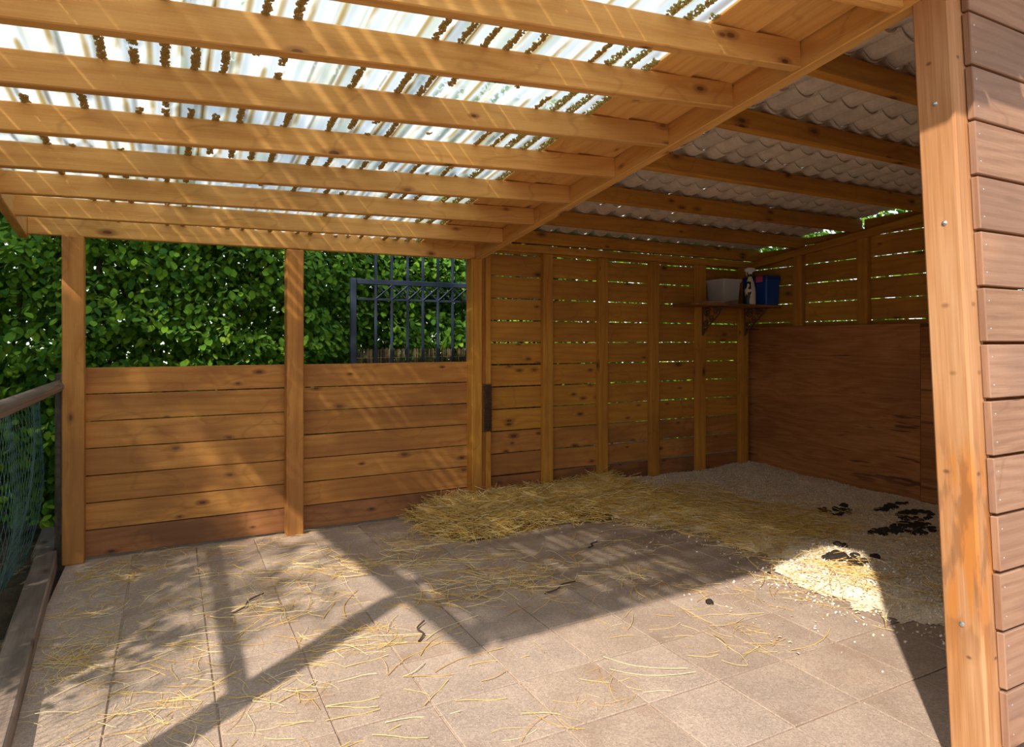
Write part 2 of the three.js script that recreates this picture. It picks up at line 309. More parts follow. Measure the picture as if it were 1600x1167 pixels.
// ---------------------------------------------------------------- posts
function post(x0, x1, z0, z1, y1, label, mats, name = 'wooden_post') { const o = solo(name, cbox(x1 - x0, y1, z1 - z0, 'y', 0.006), pick(mats), label, 'post', [(x0 + x1) / 2, y1 / 2, (z0 + z1) / 2]); return o; }
post(-0.595, -0.478, -5.0, -4.895, 2.06, 'wooden corner post at the left end of the low wall', V.low);
post(0.742, 0.862, -5.0, -4.895, 2.06, 'wooden post in the middle of the low wall', V.low);
post(2.196, 2.29, -5.02, -4.90, 2.08, 'wooden post where the low wall meets the shed wall', V.wall);
post(-0.735, -0.625, -2.085, -1.975, under(-0.68, -2.03) - 0.02, 'wooden post under the front left of the canopy', V.low);
// ---------------------------------------------------------------- low wall behind the canopy
{
  const wall = tag(new THREE.Group(), 'low wall of seven wide horizontal boards', 'wall', null, 'structure'); wall.name = 'wall_left'; scene.add(wall);
  const H = 0.1755, spans = [[-0.52, 0.80], [0.80, 2.23]];
  for (const [x0, x1] of spans) for (let k = 0; k < 7; k++) {
    const y0 = k * H, o = part('board', cbox(x1 - x0 - 0.004, H - rr(0.005, 0.009), 0.026, 'x', 0.003), pick(k < 1 ? V.base : V.low), wall, [(x0 + x1) / 2, y0 + H / 2 + 0.004, -5.013 - rr(0, 0.003)]);
    o.rotation.set(rr(-0.008, 0.008), 0, rr(-0.0018, 0.0018));
  }
}
// ---------------------------------------------------------------- back wall of the shed
{
  const wall = tag(new THREE.Group(), 'shed back wall of horizontal boards on upright studs', 'wall', null, 'structure'); wall.name = 'wall_back'; scene.add(wall);
  const H = 0.1895, X = [2.29, 2.96, 3.55, 4.15, 4.74, 5.56];
  for (let s = 0; s < 5; s++) for (let k = -1; k < 12; k++) {
    const y0 = 0.062 + k * H, o = part('board', cbox(X[s + 1] - X[s] - 0.004, H - rr(0.006, 0.013), 0.024, 'x', 0.003), pick(k < 1 ? V.base : k < 3 ? V.low : V.wall), wall, [(X[s] + X[s + 1]) / 2, y0 + H / 2, -5.0 - rr(0, 0.004)]);
    o.rotation.set(rr(-0.01, 0.01), 0, rr(-0.003, 0.003));
    if (k === -1) { o.scale.y = 0.36; o.position.y = 0.028; } if (k === 11) { o.scale.y = 0.5; o.position.y = y0 + 0.05; }
  }
  for (const [x, w] of [[2.36, 0.05], [2.945, 0.098], [3.535, 0.1], [4.14, 0.105], [4.735, 0.115], [5.33, 0.11]]) part('stud', cbox(w, 2.165, 0.055, 'y', 0.004), pick(V.wall), wall, [x, 1.0825, -4.958]);
  part('top_plate', cbox(3.2, 0.066, 0.06, 'x', 0.004), V.wall[0], wall, [3.91, 2.2, -4.956]);
  part('filler_strip', cbox(0.035, 2.1, 0.03, 'y', 0.003), tinted(W.low, 0.9, 0.75, 0.65), wall, [2.312, 1.05, -4.945]);
}
// ---------------------------------------------------------------- right end wall
{
  const wall = tag(new THREE.Group(), 'right shed wall of boards above brown plywood', 'wall', null, 'structure'); wall.name = 'wall_right'; scene.add(wall);
  const H = 0.188, Z = [-5.0, -4.43, -3.74, -3.1, -2.4, -1.75, -1.12];
  for (let s = 0; s < 6; s++) for (let k = -8; k < 6; k++) {
    const y0 = 1.59 + k * H, hh = Math.min(H, yS(Z[s]) + PH - y0); if (hh < 0.04 || y0 < 0) continue;
    const o = part('board', cbox(0.024, hh - rr(0.005, 0.011), Z[s + 1] - Z[s] - 0.004, 'z', 0.003), pick(V.wall), wall, [5.545 + rr(0, 0.004), y0 + hh / 2, (Z[s] + Z[s + 1]) / 2]);
    o.rotation.set(rr(-0.003, 0.003), 0, rr(-0.01, 0.01));
  }
  for (const z of [-4.40, -3.72, -3.07, -2.4, -1.75]) part('stud', cbox(0.06, yS(z) - 0.07, 0.1, 'y', 0.004), pick(V.wall), wall, [5.503, (yS(z) - 0.07) / 2, z]);
  const b = beamBetween(new THREE.Vector3(5.50, yS(-4.98) - 0.037, -4.98), new THREE.Vector3(5.50, yS(-1.15) - 0.037, -1.15), 0.07, 0.05);
  b.place(part('rake_plate', b.g, V.wall[1], wall));
  const ply = (() => {
    const Wd = 1024, Ht = 1024;
    const t = texture(Wd, Ht, (i, j) => {
      const x = i / Wd * 1.8, y = j / Ht * 1.55, w = fbm(x * 1.1, y * 5, 15, 4), a = Math.sin((y * 30 + w * 16) * 2.0) * 0.5 + 0.5, fine = fbm(x * 8, y * 130, 44, 2), tear = smooth(0.66, 0.74, fbm(x * 3, y * 34, 77, 3)) * smooth(0.35, 0.6, fbm(x * 1.3, y * 2, 8, 3)), bl = fbm(x * 1.6, y * 2.1, 66, 5), sc = smooth(0.93, 0.97, noise(x * 40, y * 26, 12)) * smooth(0.6, 0.8, fbm(x * 2, y * 2, 99, 3));
      let c = [0.65, 0.415, 0.225].map((q, k) => q + 0.05 * (a - 0.5) + 0.09 * (fine - 0.5) + 0.2 * (bl - 0.5) * [1, 0.8, 0.6][k]);
      c = c.map((q, k) => mix(q, [0.27, 0.15, 0.08][k], 0.65 * tear)); c = c.map((q, k) => mix(q, [0.78, 0.6, 0.42][k], 0.7 * sc));
      return c;
    });
    t.repeat.set(1 / 1.8, 1 / 1.55); t.offset.set(0, -0.082);
    return new THREE.MeshStandardMaterial({ map: t, roughness: 0.7 });
  })();
  for (const [z0, z1] of [[-4.985, -3.195], [-3.191, -1.3]]) part('plywood_panel', cbox(0.018, 1.545, z1 - z0, 'z', 0.002, () => 0.1), ply, wall, [5.46, 0.775, (z0 + z1) / 2], 'brown plywood lining panel');
}
// ---------------------------------------------------------------- front wall and front post, leaning back a little
{
  const LEAN = -0.0505, Z0 = -1.096;
  const wall = tag(new THREE.Group(), 'front wall of weathered boards with screws, beside the front post', 'wall', null, 'structure'); wall.name = 'wall_front'; scene.add(wall);
  wall.position.set(0, 0, Z0); wall.rotation.x = LEAN;
  const H = 0.1815, nails = [];
  for (let k = -1; k < 15; k++) {
    const y0 = 0.043 + k * H - 0.10; if (y0 < 0) continue;
    const o = part('board', cbox(3.32, H - rr(0.007, 0.011), 0.024, 'x', 0.003), pick(V.front), wall, [2.31 + 1.66 + rr(-0.002, 0.002), y0 + H / 2, 0.012]);
    for (const dy of [0.045, -0.045]) { const n = part('screw', new THREE.SphereGeometry(0.0035, 8, 6), metal, wall, [2.335 + rr(-0.003, 0.003), y0 + H / 2 + dy, 0.0235]); n.scale.z = 0.5; }
  }
  // dark rubbed patches, drips and bare scars on the post, by height
  const pt = texture(256, 1024, (i, j) => {
    const y = j / 1024 * 2.6, x = i / 256, fine = fbm(x * 22, y * 5, 4, 3), bl = fbm(x * 3, y * 3, 8, 4);
    let c = [0.73, 0.52, 0.34].map((q, k) => q + 0.12 * (fine - 0.5) + 0.14 * (bl - 0.5) * [0.7, 1, 1.2][k]);
    const worn = smooth(0.30, 0.62, y) * smooth(1.16, 0.95, y), rub = worn * smooth(0.42, 0.58, fbm(x * 4, y * 2.4, 21, 5)), dark = 0.5 * worn * smooth(0.46, 0.66, fbm(x * 4, y * 9, 33, 5));
    c = c.map((q, k) => mix(q, [0.76, 0.47, 0.20][k], 0.85 * rub)); c = c.map((q, k) => mix(q, [0.40, 0.25, 0.16][k], 0.7 * dark));
    const kn = (kx, ky, r) => 0.6 * smooth(1.5, 0.2, Math.hypot((x - kx) * 0.12, (y - ky) * 1.5) / r); const kd = Math.max(kn(0.4, 2.33, 0.009), kn(0.3, 0.98, 0.010), kn(0.62, 0.40, 0.008), kn(0.5, 1.52, 0.012) * 0.6, kn(0.6, 1.30, 0.011) * 0.5);
    return c.map((q, k) => mix(q, [0.30, 0.17, 0.09][k], kd));
  });
  pt.repeat.set(1 / 0.12, 1 / 2.6);
  const pg = cbox(0.10, 2.56, 0.118, 'y', 0.007, () => 0);
  { const uv = pg.attributes.uv, p = pg.attributes.position; for (let i = 0; i < uv.count; i++) { const n = pg.attributes.normal; uv.setXY(i, Math.abs(n.getX(i)) > 0.6 ? p.getZ(i) + 0.06 : p.getX(i) + 0.3, p.getY(i) + 1.28); } }
  const t = thing('front_post', 'thick worn wooden post beside the weathered front boards', 'post', [0, 0, Z0]); t.rotation.x = LEAN;
  part('timber', pg, new THREE.MeshStandardMaterial({ map: pt, roughness: 0.75 }), t, [XB + 0.052, 1.28, -0.061]);
  const ring = new THREE.LatheGeometry([[0, 0.004], [0.004, 0.004], [0.0045, 0.002], [0.008, 0.002], [0.0085, 0]].map(([a, b]) => new THREE.Vector2(a, b)), 12);
  for (const [y, z] of [[2.19, -0.06], [0.50, -0.062], [1.79, -0.05]]) { const s = part('screw', ring, metal, t, [XB + 0.0015, y, z]); s.rotation.z = Math.PI / 2; }
}
// ---------------------------------------------------------------- shelf in the far corner with its things
{
  const t = thing('corner_shelf', 'wooden shelf on scrolled iron brackets in the far corner', 'shelf', [4.95, 1.745, -4.80]);
  part('shelf_board', cbox(1.12, 0.024, 0.36, 'x', 0.003), V.base[0], t, [0.01, 0.008, 0.0]);
  const rust = M([0.13, 0.075, 0.04], 0.8, { metalness: 0.3 });
  const spiral = (cx, cy, r, turns, a0, dir) => { const p = []; for (let i = 0; i <= turns * 10; i++) { const u = i / (turns * 10), a = a0 + dir * u * turns * 2 * Math.PI, q = r * (1 - 0.82 * u); p.push([0, cy + q * Math.sin(a), cx + q * Math.cos(a)]); } return p; };
  for (const x of [-0.21, 0.38]) {
    const b = [];
    b.push(tube([[0, 0, -0.125], [0, -0.15, -0.125], [0, -0.29, -0.125]], 0.008, 6, 6), tube([[0, -0.006, -0.125], [0, -0.006, 0.02], [0, -0.006, 0.16]], 0.008, 6, 6));
    b.push(tube([[0, -0.28, -0.12], [0, -0.2, -0.05], [0, -0.12, 0.05], [0, -0.015, 0.15]], 0.008, 6, 14));
    for (const [cx, cy, r, n, a, d] of [[-0.06, -0.06, 0.05, 1.7, 0.5, 1], [0.045, -0.045, 0.036, 1.6, 2.5, -1], [-0.085, -0.165, 0.036, 1.6, 1.2, -1], [-0.01, -0.12, 0.034, 1.5, 4, 1], [0.1, -0.035, 0.022, 1.3, 3, 1], [-0.1, -0.235, 0.02, 1.3, 0, 1]]) b.push(tube(spiral(cx, cy, r, n, a, d), 0.006, 5, 40));
    part('bracket', mergeGeometries(b.map((g) => plain(g))), rust, t, [x, 0, 0], 'scrolled iron bracket');
  }
}
function tub(w, d, h, taper, wall, m, lipM) {
  // hollow, tapered, ribbed box
  const rect = (s, y) => { const k = 1 - taper * (1 - y / h), a = w / 2 * k - s, b = d / 2 * k - s, r = 0.018, o = []; for (const [sx, sz, a0] of [[1, 1, 0], [-1, 1, 90], [-1, -1, 180], [1, -1, 270]]) for (let q = 0; q < 4; q++) { const an = (a0 + q * 30) * Math.PI / 180; o.push([sx * (a - r) + r * Math.cos(an), y, sz * (b - r) + r * Math.sin(an)]); } return o; };
  const rings = [rect(0, 0), rect(0, h * 0.93), rect(-0.008, h * 0.93), rect(-0.008, h), rect(wall, h), rect(wall, wall)], n = 16, P = [], I = [];
  rings.forEach((r) => r.forEach((p) => P.push(...p)));
  for (let j = 0; j + 1 < rings.length; j++) for (let i = 0; i < n; i++) { const a = j * n + i, b = j * n + (i + 1) % n; I.push(a, a + n, b, b, a + n, b + n); }
  for (let i = 1; i + 1 < n; i++) { I.push(0, i, i + 1); const q = 5 * n; I.push(q, q + i + 1, q + i); }
  const g = new THREE.BufferGeometry(); g.setAttribute('position', new THREE.Float32BufferAttribute(P, 3)); g.setIndex(I); const o = g.toNonIndexed(); o.computeVertexNormals(); return o;
}
const SY = 1.766;
{
  const clear = new THREE.MeshPhysicalMaterial({ color: new THREE.Color(0.82, 0.80, 0.78), roughness: 0.8, transmission: 0.55, thickness: 0, side: THREE.DoubleSide });
  const a = thing('storage_box', 'cloudy white plastic box on the corner shelf', 'box', [4.945, SY, -4.85]);
  part('tub', tub(0.23, 0.25, 0.235, 0.13, 0.004, clear), clear, a);
  part('lid', cbox(0.245, 0.014, 0.265, 'x', 0.005), M([0.72, 0.66, 0.62], 0.5), a, [0, 0.243, 0]);
  const blue = M([0.012, 0.075, 0.36], 0.4);
  const b = thing('storage_box', 'blue plastic box with a pink label on the corner shelf', 'box', [5.405, SY, -4.79]);
  const bt = part('tub', tub(0.2, 0.33, 0.26, 0.06, 0.005, blue), blue, b);
  part('lid', cbox(0.21, 0.04, 0.345, 'x', 0.008), M([0.015, 0.05, 0.25], 0.45), b, [0, 0.275, 0]);
  part('label', cbox(0.002, 0.06, 0.085, 'y', 0.0005), M([0.8, 0.1, 0.22], 0.6), bt, [-0.107, 0.262, 0.08], 'pink label');
  // spray bottle
  const s = thing('spray_bottle', 'white spray bottle with black cow patches on the corner shelf', 'bottle', [5.125, SY - 0.004, -4.67]); s.rotation.y = -0.5;
  const pr = [[0, 0], [0.046, 0], [0.05, 0.008], [0.05, 0.11], [0.046, 0.15], [0.034, 0.2], [0.02, 0.235], [0.015, 0.245], [0.015, 0.262], [0, 0.262]].map(([x, y]) => new THREE.Vector2(x, y));
  const body = new THREE.LatheGeometry(pr, 28); body.scale(1.1, 1.12, 0.62);
  const cow = texture(256, 256, (i, j) => { const u = i / 256, v = j / 256, q = fbm(u * 9, v * 8, 12, 3), in_ = smooth(0.12, 0.2, v) * smooth(0.62, 0.55, v) * smooth(0.30, 0.27, Math.abs(u - 0.75)); return q * in_ > 0.47 ? [0.05, 0.045, 0.04] : [0.88, 0.83, 0.76]; });
  part('bottle_body', body, new THREE.MeshStandardMaterial({ map: cow, roughness: 0.4 }), s);
  part('collar', moved(new THREE.CylinderGeometry(0.017, 0.019, 0.025, 16), 0, 0.293, 0), M([0.03, 0.05, 0.04], 0.5), s);
  const hs = new THREE.Shape([[-0.05, 0.03], [-0.05, 0.05], [-0.02, 0.062], [0.035, 0.058], [0.05, 0.04], [0.03, 0.028], [0.015, 0.02], [0.012, 0], [-0.012, 0], [-0.014, 0.024]].map(([x, y]) => new THREE.Vector2(x, y)));
  const head = new THREE.ExtrudeGeometry(hs, { depth: 0.02, bevelEnabled: true, bevelSize: 0.004, bevelThickness: 0.004, bevelSegments: 2 });
  const sh = part('spray_head', moved(head, 0, 0.305, -0.01), M([0.85, 0.82, 0.78], 0.4), s);
  const tr = tube([[-0.025, 0.334, 0], [-0.038, 0.315, 0], [-0.034, 0.29, 0]], 0.0045, 6, 8); part('trigger', tr, M([0.85, 0.82, 0.78], 0.4), sh);
  // strap lying on the shelf edge
  const st = []; const c = new THREE.CatmullRomCurve3([[-0.33, 0.006, 0.05], [-0.2, 0.012, 0.06], [-0.09, 0.008, 0.055], [0.02, 0.022, 0.04], [0.13, 0.035, 0.02], [0.17, 0.04, 0.01]].map((p) => new THREE.Vector3(...p)));
  const tg = new THREE.TubeGeometry(c, 40, 0.014, 8); { const p = tg.attributes.position; const q = new THREE.Vector3(); for (let i = 0; i < p.count; i++) { const row = Math.floor(i / 9); c.getPoint(row / 40, q); p.setY(i, q.y + (p.getY(i) - q.y) * 0.45); } tg.computeVertexNormals(); }
  const strap = thing('leather_strap', 'pale leather strap lying along the front of the corner shelf', 'strap', [4.80, SY, -4.70]);
  part('strap', tg, M([0.52, 0.37, 0.24], 0.7), strap); const bk = moved(new THREE.TorusGeometry(0.013, 0.003, 6, 14), -0.08, 0.016, 0.066); part('buckle', bk, metal, strap);
}
// ---------------------------------------------------------------- scratching brush on the stud by the middle post
{
  const t = thing('scratching_brush', 'dark bristly scratching brush screwed to stud by the post', 'brush', [2.345, 0.845, -4.925]);
  part('brush_back', cbox(0.075, 0.40, 0.02, 'y', 0.008), V.base[2], t, [0, 0, 0]);
  const gs = [], f = rng(3); for (let i = 0; i < 9; i++) for (let j = 0; j < 48; j++) gs.push(moved(new THREE.ConeGeometry(0.0038, 0.028, 4), (i - 4) * 0.0082 + rr(-0.002, 0.002, f), (j - 23.5) * 0.0081 + rr(-0.002, 0.002, f), 0.022, Math.PI / 2 + rr(-0.2, 0.2, f), 0, rr(-0.2, 0.2, f)));
  part('bristles', mergeGeometries(gs), M([0.10, 0.062, 0.035], 1), t).userData.kind = 'stuff';
}
// ---------------------------------------------------------------- kerb, rail and netting on the left
{
  for (const [x, y, z0, z1, a, l] of [[-0.592, 0.03, -4.98, -2.2, 0.0645, 'long weathered kerb timber along the left edge of paving'], [-0.735, 0.0, -5.75, -5.02, 0.06, 'short weathered kerb timber beside the left corner post']]) {
    const o = solo('kerb_timber', cbox(0.115, 0.11, z1 - z0, 'z', 0.008), V.curb[0], l, 'kerb', [x, y, (z0 + z1) / 2]); o.rotation.y = a;
  }
  const rail = thing('fence_rail', 'round grey wooden rail above the wire netting', 'rail', [0, 0, 0]);
  part('pole', tube([[-0.615, 1.118, -5.12], [-0.625, 1.115, -4.3], [-0.635, 1.113, -3.3], [-0.65, 1.12, -2.0]], 0.037, 12, 30), V.curb[1], rail);
  part('end_post', moved(new THREE.CylinderGeometry(0.035, 0.037, 1.19, 12), -0.625, 0.595, -5.14), V.curb[2], rail);
  // diamond netting hung under the rail, bunched and bulging
  const t = thing('wire_netting', 'sagging green wire netting hanging left of the corner post', 'netting', [0, 0, 0]);
  const wires = [[], []], at = (u, v) => {                                  // u along the fence (m), v up (m)
    const z = -5.12 + u + 0.012 * Math.sin(v * 9 + u * 3), sag = 0.13 * Math.sin(Math.PI * clamp(v / 1.08)) * (0.55 + 0.45 * Math.sin(u * 2.1 + 0.6)) + 0.03 * Math.sin(u * 6.5 + v * 5) + 0.02 * Math.sin(u * 14);
    return new THREE.Vector3(-0.70 - 0.09 * (1 - v / 1.08) + sag * 0.5 - 0.03, 0.0 + v * 1.0 + 0.02 * Math.sin(u * 5), z);
  };
  const wireG = (a, b, r, out) => { const d = new THREE.Vector3().subVectors(b, a), L = d.length(); const g = new THREE.CylinderGeometry(r, r, L, 3, 1, true); g.applyMatrix4(new THREE.Matrix4().compose(a.clone().add(b).multiplyScalar(0.5), new THREE.Quaternion().setFromUnitVectors(new THREE.Vector3(0, 1, 0), d.normalize()), new THREE.Vector3(1, 1, 1))); out.push(g); };
  const cu = 0.042, cv = 0.056;
  for (let i = 0; i < 68; i++) for (let j = 0; j < 19; j++) {
    const o = (j % 2) * 0.5, p = at((i + o) * cu, j * cv);
    wireG(p, at((i + 0.5 + o) * cu, (j + 1) * cv), 0.0015, wires[0]); wireG(p, at((i - 0.5 + o) * cu, (j + 1) * cv), 0.0015, wires[0]);
  }
  const net = M([0.07, 0.17, 0.16], 0.35); part('mesh_wires', mergeGeometries(wires[0]), net, t).userData.kind = 'stuff';
  const top = []; for (let u = 0; u < 2.85; u += 0.1) top.push(at(u, 1.06).toArray()); part('tension_wire', tube(top, 0.0025, 5, 80), M([0.45, 0.46, 0.46], 0.4, { metalness: 0.6 }), t);
}
// ---------------------------------------------------------------- iron fence and reed screen behind the low wall
{
  const Z = -5.7, t = thing('iron_fence', 'dark iron fence with crossed lattice band behind the low wall', 'fence', [0, 0, Z]);
  const bar = (a, b, r) => tube([a, [(a[0] + b[0]) / 2, (a[1] + b[1]) / 2, (a[2] + b[2]) / 2], b], r, 6, 2);
  part('top_rail', cbox(1.9, 0.045, 0.03, 'x', 0.004), ironMat, t, [2.40, 1.923, 0]); part('lower_rail', cbox(1.9, 0.02, 0.02, 'x', 0.003), ironMat, t, [2.40, 1.77, 0]);
  part('end_post', cbox(0.05, 1.95, 0.05, 'y', 0.005), ironMat, t, [1.42, 0.975, 0]);
  for (let k = 0; k < 12; k++) {
    const x = 1.62 + k * 0.147;
    part('bar', cbox(0.022, 2.35, 0.022, 'y', 0.003), ironMat, t, [x, 1.175, 0]);
    part('crossed_strip', mergeGeometries([plain(bar([x, 1.775, 0.008], [x + 0.147, 1.9, 0.008], 0.008)), plain(bar([x, 1.9, 0], [x + 0.147, 1.775, 0], 0.008))]), ironMat, t);
  }
  const s = thing('reed_screen', 'brown reed screen tied behind the iron fence', 'screen', [0, 0, Z - 0.04]), gs = [], f = rng(12);
  for (let x = 1.40; x < 3.4; x += 0.0085) gs.push(moved(new THREE.CylinderGeometry(0.0035, 0.0042, 1.33 + rr(-0.012, 0.012, f), 5, 1), x + rr(-0.001, 0.001, f), 0.665, rr(-0.003, 0.003, f), rr(-0.01, 0.01, f), 0, rr(-0.012, 0.012, f)));
  const cols = [M([0.17, 0.10, 0.055], 0.9), M([0.26, 0.17, 0.09], 0.9), M([0.10, 0.06, 0.035], 0.9)];
  cols.forEach((m, k) => { part('reeds', mergeGeometries(gs.filter((_, i) => (i * 7) % 10 % 3 === k)), m, s).userData.kind = 'stuff'; });
  for (const y of [0.3, 0.8, 1.25]) part('tie_wire', tube([[1.4, y, 0.006], [2.4, y + 0.004, 0.007], [3.4, y, 0.006]], 0.0015, 5, 20), metal, s);
}
// ---------------------------------------------------------------- leaves: hedge behind, tree on the left
function leafGeometry(len, wid, fold = 0.15) {
  const P = [], I = [], N = 5; // stalk at origin, tip at +z
  for (let i = 0; i <= N; i++) { const t = i / N, w = wid * Math.pow(Math.sin(Math.PI * Math.min(1, t * 0.94 + 0.03)), 0.75) * 0.5 * (i === N ? 0.05 : 1), y = -0.14 * len * t * t; P.push(-w, y + fold * w, t * len, 0, y - 0.0, t * len, w, y + fold * w, t * len); }
  for (let i = 0; i < N; i++) { const a = i * 3; I.push(a, a + 3, a + 1, a + 1, a + 3, a + 4, a + 1, a + 4, a + 2, a + 2, a + 4, a + 5); }
  const g = new THREE.BufferGeometry(); g.setAttribute('position', new THREE.Float32BufferAttribute(P, 3)); g.setIndex(I); g.computeVertexNormals(); return g;
}
const leafMat = (r, g, b, t = 0.35) => new THREE.MeshPhysicalMaterial({ color: new THREE.Color(r, g, b), roughness: 0.85, transmission: t, thickness: 0, side: THREE.DoubleSide, specularIntensity: 0.35 });
const leafMats = [leafMat(0.13, 0.29, 0.016), leafMat(0.21, 0.40, 0.02), leafMat(0.06, 0.18, 0.018), leafMat(0.32, 0.50, 0.035)];
const leafGeos = [leafGeometry(0.085, 0.056), leafGeometry(0.07, 0.05, 0.25), leafGeometry(0.06, 0.042, 0.1)];
function leafTransform(p, f, out = 0.5) {
  const yaw = rr(-1.3, 1.3, f), e = new THREE.Euler(rr(0.1, 1.15, f), yaw, rr(-0.5, 0.5, f), 'YXZ'), s = rr(0.7, 1.15, f);
  return [p, new THREE.Quaternion().setFromEuler(e), new THREE.Vector3(s, s, s)];
}
function foliage(parent, spots, name = 'leaves', singles = 0) {
  const f = rng(spots.length), buckets = {};
  spots.forEach(([p, q, s], i) => {
    const gi = Math.floor(f() * 3), r = f(), mi = r < 0.42 ? 0 : r < 0.68 ? 1 : r < 0.9 ? 2 : 3;
    if (i < singles) { const o = part('leaf', leafGeos[gi], leafMats[mi], parent); o.position.copy(p); o.quaternion.copy(q); o.scale.copy(s); return; }
    (buckets[gi * 4 + mi] ??= []).push([p, q, s]);
  });
  for (const [k, l] of Object.entries(buckets)) {
    const im = new THREE.InstancedMesh(leafGeos[k >> 2], leafMats[k & 3], l.length), m = new THREE.Matrix4();
    l.forEach(([p, q, s], i) => im.setMatrixAt(i, m.compose(p, q, s)));
    im.name = name; im.userData.kind = 'stuff'; im.castShadow = im.receiveShadow = true; parent.add(im);
  }
}
const barkMat = M([0.10, 0.075, 0.05], 0.9);
{
  // beech hedge: layers of leaves on the near face, thinner behind; lower and set back behind the iron fence
  const f = rng(77), hedge = thing('beech_hedge', 'tall green beech hedge behind the low wall', 'hedge', [0, 0, 0]);
  const near = [], far = [];
  const face = (x, y) => -5.85 - 0.55 * smooth(1.0, 1.7, x) + 0.16 * (fbm(x * 1.6, y * 2.2, 5, 3) - 0.5) * 2 + 0.12 * Math.sin(y * 9 + 2 * fbm(x * 2, y, 9, 2)) * 0.5;
  for (let k = 0; k < 210000; k++) {
    const x = rr(-4.2, 4.4, f), y = rr(0.05, 4.2, f), dep = Math.pow(f(), 1.15) * 1.5, hole = fbm(x * 3.2, y * 4.4, 61, 3);
    if (hole < 0.42 && dep < 0.22) continue;
    const p = new THREE.Vector3(x, y, face(x, y) - dep);
    const sp = leafTransform(p, f);
    (dep < 0.04 && x > -1.3 && x < 1.6 && y > 1.1 && y < 2.2 && near.length < 290 ? near : far).push(sp);
  }
  // shed side: a farther, thinner row so that slits in the boards show leaves and light
  for (let k = 0; k < 40000; k++) { const x = rr(3.2, 8, f), y = rr(0.1, 4, f); far.push(leafTransform(new THREE.Vector3(x, y, -6.6 - 1.0 * f()), f)); }
  for (let k = 0; k < 40000; k++) { const z = rr(-7, 0, f), y = rr(0.1, 4, f); far.push(leafTransform(new THREE.Vector3(6.4 + 1.0 * f(), y, z), f)); }
  foliage(hedge, [...near, ...far], 'leaves', near.length);
  const st = []; for (let k = 0; k < 60; k++) { const x = rr(-4, 4, f), z = face(x, 1) - 0.35 - 0.2 * f(); st.push(plain(tube([[x, 0, z], [x + rr(-0.1, 0.1, f), 1.1, z + rr(-0.08, 0.08, f)], [x + rr(-0.25, 0.25, f), 2.2, z + rr(-0.1, 0.1, f)], [x + rr(-0.3, 0.3, f), 3.1, z]], rr(0.006, 0.016, f), 5, 8))); }
  part('stems', mergeGeometries(st), barkMat, hedge);
}
{
  // low hedge growth beyond the netting on the left
  const f = rng(99), t = thing('low_bush', 'leafy low growth behind the wire netting on the left', 'bush', [0, 0, 0]), sp = [];
  for (let k = 0; k < 4200; k++) { const z = rr(-5.7, -2.4, f), y = 1.5 * Math.pow(f(), 0.8) + 0.12, x = -1.15 - 0.55 * f() - 0.2 * (fbm(z * 2, y * 3, 4, 3) - 0.5); sp.push(leafTransform(new THREE.Vector3(x, y, z), f)); }
  foliage(t, sp);
  const st = []; for (let k = 0; k < 16; k++) { const z = rr(-5.6, -2.5, f); st.push(plain(tube([[-1.45, 0, z], [-1.4, 0.6, z + 0.05], [-1.3, 1.3, z + rr(-0.2, 0.2, f)]], 0.009, 5, 6))); }
  part('stems', mergeGeometries(st), barkMat, t);
}
{
  // tall dense hedge farther out on the left
  const f = rng(123), t = thing('tall_hedge', 'tall dense hedge row far left beyond the netting', 'hedge', [0, 0, 0]), sp = [];
  for (let k = 0; k < 26000; k++) { const [p, q, s] = leafTransform(new THREE.Vector3(-5.6 - 0.9 * f(), rr(0.1, 5.6, f), rr(-9, 2, f)), f); sp.push([p, q, s.multiplyScalar(2.2)]); }
  foliage(t, sp);
  const st = []; for (let k = 0; k < 22; k++) { const z = -9 + k * 0.5; st.push(plain(tube([[-6.1, 0, z], [-6.05, 2.5, z + 0.1], [-6.1, 5.2, z]], 0.03, 6, 6))); }
  part('stems', mergeGeometries(st), barkMat, t);
}
function tree(label, base, crowns, seed, n) {
  const f = rng(seed), t = thing('broadleaf_tree', label, 'tree', base), sp = [], br = [];
  const H = Math.max(...crowns.map((c) => c[1]));
  br.push(plain(tube([[0, 0, 0], [0.05, H * 0.3, 0.04], [0, H * 0.6, 0], [crowns[0][0] * 0.5, H * 0.85, crowns[0][2] * 0.5]], 0.1, 8, 12)));
  for (const [cx, cy, cz, rx, ry, rz, dense = 1] of crowns) {
    const vol = rx * ry * rz * dense;
    for (let k = 0; k < n * vol; k++) {
      // sprays of leaves
      const u = f() * 2 - 1, a = f() * 2 * Math.PI, r = Math.pow(f(), 0.45), s = Math.sqrt(1 - u * u), c = [cx + rx * r * s * Math.cos(a), cy + ry * r * u, cz + rz * r * s * Math.sin(a)], dir = f() * 2 * Math.PI;
      for (let q = 0; q < 9; q++) { const e = q * 0.045; sp.push(leafTransform(new THREE.Vector3(c[0] + e * Math.cos(dir) + rr(-0.05, 0.05, f), c[1] - 0.2 * e + rr(-0.03, 0.03, f), c[2] + e * Math.sin(dir) + rr(-0.05, 0.05, f)), f)); }
    }
    for (let k = 0; k < 7; k++) { const a = f() * 6.28; br.push(plain(tube([[0, H * 0.45, 0], [cx * 0.6, cy * 0.8, cz * 0.6], [cx + rx * 0.8 * Math.cos(a), cy + ry * rr(-0.5, 0.5, f), cz + rz * 0.8 * Math.sin(a)]], 0.016, 5, 10))); }
  }
  part('trunk', mergeGeometries(br), barkMat, t);
  foliage(t, sp);
  return t;
}
